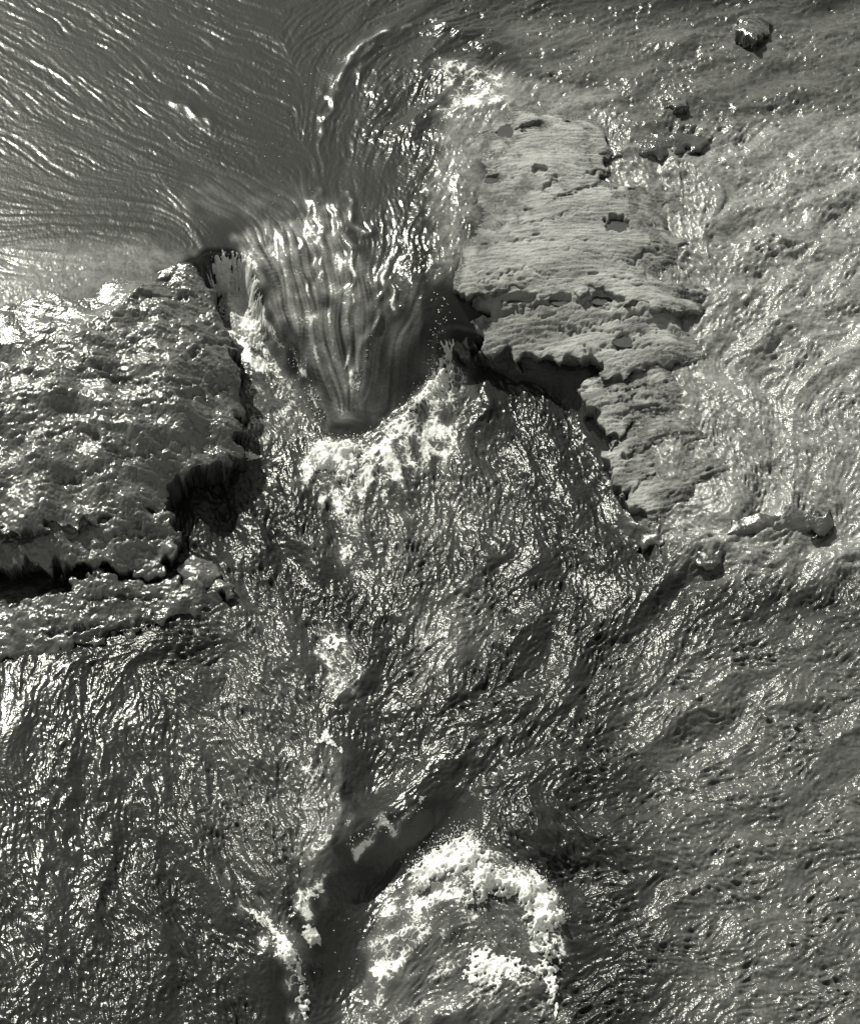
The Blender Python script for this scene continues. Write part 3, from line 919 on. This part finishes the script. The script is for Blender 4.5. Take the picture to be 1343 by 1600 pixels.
# loose rocks in the shallow water on the right
for pts, top, lab, sd0 in (([(1150, 34), (1160, 22), (1185, 16), (1204, 28), (1200, 50), (1178, 60), (1158, 52)], .16, 'dark round boulder standing out of the pool in the top right corner', 201),
                           ([(1044, 160), (1052, 150), (1066, 154), (1070, 164), (1054, 168)], .09, 'small dark stone splitting the current in the upper right shallows', 211)):
    cu, cv = np.mean(pts, 0)
    _, _, wz = W(cu, cv)
    r = Rock(pts, [(cu, cv, wz + top), (pts[0][0], pts[0][1], wz + top * .5), (pts[2][0], pts[2][1], wz + top * .6), (pts[4][0], pts[4][1], wz + top * .5)], edge=.08, depth=.4, seed=sd0, ragged=.015)
    lumps(r, .5)
    r.wet[:] = 1
    tag(r.finish('boulder', M_DARK, None), lab, 'boulder')

for pts, dz, lab, sd0 in (([(946, 226), (1000, 216), (1070, 206), (1112, 214), (1100, 232), (1035, 240), (962, 243)], .05, 'low dark wet rock bar in the shallows at the upper right of the pale slab', 221),
                          ([(1128, 846), (1148, 836), (1200, 830), (1290, 836), (1300, 800), (1200, 800), (1140, 815)], .06, 'curved low ledge with a dark front edge by the right margin below the shallows', 231),
                          ([(1072, 872), (1092, 858), (1122, 860), (1130, 876), (1100, 888)], .06, 'small flat rock just left of the curved low ledge on the right', 241),
                          ([(992, 836), (1012, 826), (1032, 836), (1026, 852), (1004, 854)], .07, 'small dark rock at the lower tip of the pale slab', 251)):
    us, vs_ = zip(*pts)
    _, _, wz = W(np.array(us, float), np.array(vs_, float))
    r = Rock(pts, [(np.mean(us), np.mean(vs_), float(np.mean(wz)) + dz)] + [(a, b, float(c) + dz * .55) for a, b, c in zip(us, vs_, wz)], edge=.06, depth=.3, seed=sd0, ragged=.025)
    lumps(r, .45)
    r.wet[:] = .9
    tag(r.finish('rock', M_DARK, None, .04), lab, 'rock')

# ------------------------------------------------------------------ the water sheet
rows = np.concatenate([-60 - np.cumsum(np.geomspace(3, 90, 40))[::-1], np.arange(-60, 1660, 1.75), 1660 + np.cumsum(np.geomspace(3, 30, 40))])
rows = rows[rows > -780]
_, yr = ground(671.5, rows, .35)
st_ = np.arange(-740, 741, 1.75) / 671.5
far = np.cumsum(np.geomspace(.004, .35, 42))
s_ = np.concatenate([st_[0] - far[::-1], st_, st_[-1] + far])
hw, _ = ground(1343, rows, .35)
GX = s_[None, :] * hw[:, None]
GY = np.repeat(yr[:, None], len(s_), 1)
Zg = sample(H, GX, GY) + sample(det, GX, GY, mirror=True)
chop = np.clip(.12 + .85 * T + .25 * S * A, 0, 1)
mesh = grid_mesh('river_water', GX, GY, Zg, None, {'foam': sample(foam, GX, GY), 'shallow': sample(shal_refl, GX, GY), 'chop': sample(chop, GX, GY)})
tag(link('river', mesh, M_WATER), kind='structure')

me = bpy.data.meshes.new('riverbed')
me.from_pydata([(-60, -30, -1.5), (60, -30, -1.5), (60, 90, -1.5), (-60, 90, -1.5)], [], [(0, 1, 2, 3)])
tag(link('riverbed', me, M_BED), kind='structure')


# ------------------------------------------------------------------ foam
def foam_patch(pts, thick, label, seed, holes=.0, res=.0075, ragged=.05):
    lx, ly, _ = W_lo(*(np.array(k, float) for k in zip(*spline(pts + [pts[0]], 4)[:-1])))
    p = list(zip(lx, ly))
    xs = np.array([k[0] for k in p])
    ys = np.array([k[1] for k in p])
    m = .12
    nx, ny = int((xs.max() - xs.min() + 2 * m) / res), int((ys.max() - ys.min() + 2 * m) / res)
    X, Y = np.meshgrid(xs.min() - m + np.arange(nx) * res, ys.min() - m + np.arange(ny) * res)
    b = [band(X.shape, res, l, seed=seed + i) for i, l in enumerate((.16, .07, .04, .1, .25))]
    s = poly_sd(X + ragged * .5 * b[0], Y + ragged * .5 * b[4], p) + ragged * (.3 * b[1] + .4 * b[2])
    s = s + holes * np.clip(b[3] * .6 + b[1] * .4 - .2, 0, 2) * .1
    prof = sstep(-.02, .11, -s)
    Z = sample(WATER, X, Y) * .5 + sample(H, X, Y) * .5 + prof * thick * (.42 + .2 * b[4] + .10 * np.abs(b[0]) + .035 * b[1] + .02 * b[2]) + .012 * prof - .006
    k = s < 0
    kq = k[:-1, :-1] & k[1:, :-1] & k[:-1, 1:] & k[1:, 1:]
    lab_ = np.where(kq, np.arange(1, kq.size + 1).reshape(kq.shape), 0)
    for _ in range(2000):
        n = lab_.copy()
        n[1:] = np.maximum(n[1:], lab_[:-1])
        n[:-1] = np.maximum(n[:-1], lab_[1:])
        n[:, 1:] = np.maximum(n[:, 1:], lab_[:, :-1])
        n[:, :-1] = np.maximum(n[:, :-1], lab_[:, 1:])
        n = np.where(kq, n, 0)
        if (n == lab_).all():
            break
        lab_ = n
    ids, cn = np.unique(lab_[lab_ > 0], return_counts=True)
    kq = lab_ == ids[np.argmax(cn)]
    o = link('foam_patch', grid_mesh('foam_patch', X, Y, np.maximum(Z, sample(WATER, X, Y) + .004), kq, {'rim': np.clip(-s / .07, 0, 1)}), M_FOAM)
    tag(o, label, 'foam', 'foam patches on the river')


FOAMS = [([(480, 738), (486, 702), (500, 686), (530, 689), (560, 692), (584, 682), (572, 702), (562, 718), (566, 735), (540, 752), (510, 738)], .12, 'thick bright white foam heap at the foot of the smooth chute', 0),
         ([(585, 682), (600, 662), (640, 627), (668, 592), (690, 560), (708, 550), (712, 590), (698, 610), (668, 632), (640, 650), (612, 672)], .10, 'long slanting wedge of white foam along the right side of the chute foot', .5),
         ([(330, 456), (350, 448), (378, 450), (400, 458), (412, 500), (416, 535), (398, 545), (378, 535), (360, 515), (342, 490)], .10, 'white foam pocket under the lip between left outcrop and chute', .05),
         ([(379, 700), (392, 702), (418, 714), (400, 718), (380, 718)], .04, 'small white foam wedge against the lower right corner of the left outcrop', .1),
         ([(640, 1362), (680, 1326), (700, 1313), (722, 1306), (735, 1298), (757, 1320), (768, 1348), (800, 1358), (845, 1370), (872, 1400), (881, 1445), (868, 1484), (826, 1474), (822, 1440), (800, 1414), (772, 1398), (755, 1410), (740, 1426), (726, 1420), (736, 1382),
           (700, 1368), (652, 1396)], .16, 'large peaked white foam dome rising at the bottom behind the dark trough', .45),
         ([(722, 1492), (762, 1482), (812, 1500), (850, 1495), (876, 1480), (876, 1553), (866, 1602), (852, 1553), (830, 1522), (790, 1537), (760, 1552), (730, 1542)], .06, 'curved white foam arm below the large peaked foam dome', .5),
         ([(386, 1412), (414, 1426), (443, 1456), (466, 1486), (480, 1530), (484, 1590), (466, 1590), (460, 1532), (440, 1494), (416, 1455), (392, 1430)], .05, 'thin curling line of white foam left of the dark trough at the bottom', .3),
         ([(470, 1462), (480, 1446), (500, 1455), (502, 1474), (486, 1482)], .05, 'small white foam tuft at the lower end of the ridge left of the dark trough', .1),
         ([(490, 1168), (504, 1140), (520, 1150), (541, 1186), (526, 1178), (508, 1160)], .05, 'hooked white foam cap above the ridge left of the dark trough', .1),
         ([(503, 992), (520, 984), (538, 991), (542, 1010), (525, 1018), (508, 1010)], .03, 'round scrap of foam in the middle of the river below the chute', .9),
         ([(535, 755), (550, 760), (554, 810), (552, 862), (540, 870), (543, 810)], .03, 'vertical foam streak trailing down from the bright foam heap', .9),
         ([(470, 1402), (498, 1370), (522, 1350), (512, 1382), (490, 1412)], .04, 'slanting foam smear on the ridge left of the dark trough', .7),
         ([(664, 1190), (674, 1180), (684, 1184), (676, 1194)], .025, 'small foam scrap upstream of the dark trough, upper of two', .1),
         ([(640, 1248), (655, 1242), (668, 1248), (655, 1254)], .025, 'small foam scrap upstream of the dark trough, lower of two', .1)]
for i, (pts, thick, lab, holes) in enumerate(FOAMS):
    foam_patch(pts, thick, lab, 300 + 10 * i, holes, ragged=.045 if i in (0, 1, 2, 4, 5) else .018)


def beads(name, cx, cy, cz, rad, mat):
    """many little drops or bubbles as one mesh"""
    ico = [(0, 0, 1), (.894, 0, .447), (.276, .851, .447), (-.724, .526, .447), (-.724, -.526, .447), (.276, -.851, .447), (.724, .526, -.447), (-.276, .851, -.447), (-.894, 0, -.447), (-.276, -.851, -.447), (.724, -.526, -.447), (0, 0, -1)]
    fc = [(0, 1, 2), (0, 2, 3), (0, 3, 4), (0, 4, 5), (0, 5, 1), (1, 6, 2), (2, 7, 3), (3, 8, 4), (4, 9, 5), (5, 10, 1), (6, 7, 2), (7, 8, 3), (8, 9, 4), (9, 10, 5), (10, 6, 1), (6, 11, 7), (7, 11, 8), (8, 11, 9), (9, 11, 10), (10, 11, 6)]
    n = len(cx)
    ic = np.array(ico)
    sc = rad[:, None] * rng.uniform(.7, 1.4, (n, 3))
    co = np.stack([cx, cy, cz], -1)[:, None, :] + ic[None] * sc[:, None, :]
    f = (np.array(fc)[None] + (np.arange(n) * 12)[:, None, None]).reshape(-1, 3)
    me = bpy.data.meshes.new(name)
    me.from_pydata(co.reshape(-1, 3).tolist(), [], f.tolist())
    me.polygons.foreach_set('use_smooth', np.ones(len(f), bool))
    a = me.attributes.new('rim', 'FLOAT', 'POINT')
    a.data.foreach_set('value', np.full(len(me.vertices), 2.0, np.float32))
    return link(name, me, mat)


def along(pts, n, spread):
    p = np.array(spline(pts, 10))
    i = rng.integers(0, len(p), n)
    return p[i, 0] + rng.normal(0, spread, n), p[i, 1] + rng.normal(0, spread, n)


# spray thrown up at the foam, bubbles strung along the crests, flecks drifting on the pool
L = [along([(485, 700), (530, 690), (585, 682)], 140, 7), along([(600, 665), (640, 628), (690, 562)], 180, 7), along([(680, 1326), (735, 1300), (768, 1348), (845, 1370), (880, 1440)], 420, 7), along([(640, 1362), (680, 1326), (735, 1300)], 160, 9), along([(735, 1300), (740, 1420)], 200, 14),
     along([(335, 458), (395, 464)], 50, 5), along([(560, 1480), (700, 1440), (830, 1500)], 200, 30), along([(545, 1322), (650, 1262)], 60, 4), along([(390, 1418), (476, 1540)], 70, 8)]
u = np.concatenate([k[0] for k in L])
v = np.concatenate([k[1] for k in L])
x, y, z = W_lo(u, v)
z = sample(WATER, x, y) + np.abs(rng.normal(0, .045, len(x)))
tag(beads('spray_droplets', x, y, z, rng.uniform(.0018, .005, len(x)), M_FOAM), kind='stuff')
L = [along([(372, 402), (395, 440), (407, 482)], 80, 3), along([(455, 553), (476, 586), (490, 626), (500, 660)], 120, 6), along([(522, 320), (548, 420)], 22, 2), along([(490, 300), (503, 400)], 18, 2), along([(600, 440), (578, 530), (557, 618)], 25, 2), along([(466, 335), (470, 430)], 10, 2),
     along([(690, 460), (684, 540)], 50, 9)]
u = np.concatenate([k[0] for k in L] + [rng.uniform(60, 620, 130)])
v = np.concatenate([k[1] for k in L] + [rng.uniform(25, 330, 130)])
x, y, z = W(u, v)
z = sample(WATER, x, y) + .003
tag(beads('foam_flecks', x, y, z, rng.uniform(.002, .0055, len(x)), M_FOAM), kind='stuff')
print('script', round(time.time() - T0, 1), 's', 'tris', sum(len(o.data.polygons) * 2 for o in SC.objects if o.type == 'MESH'))
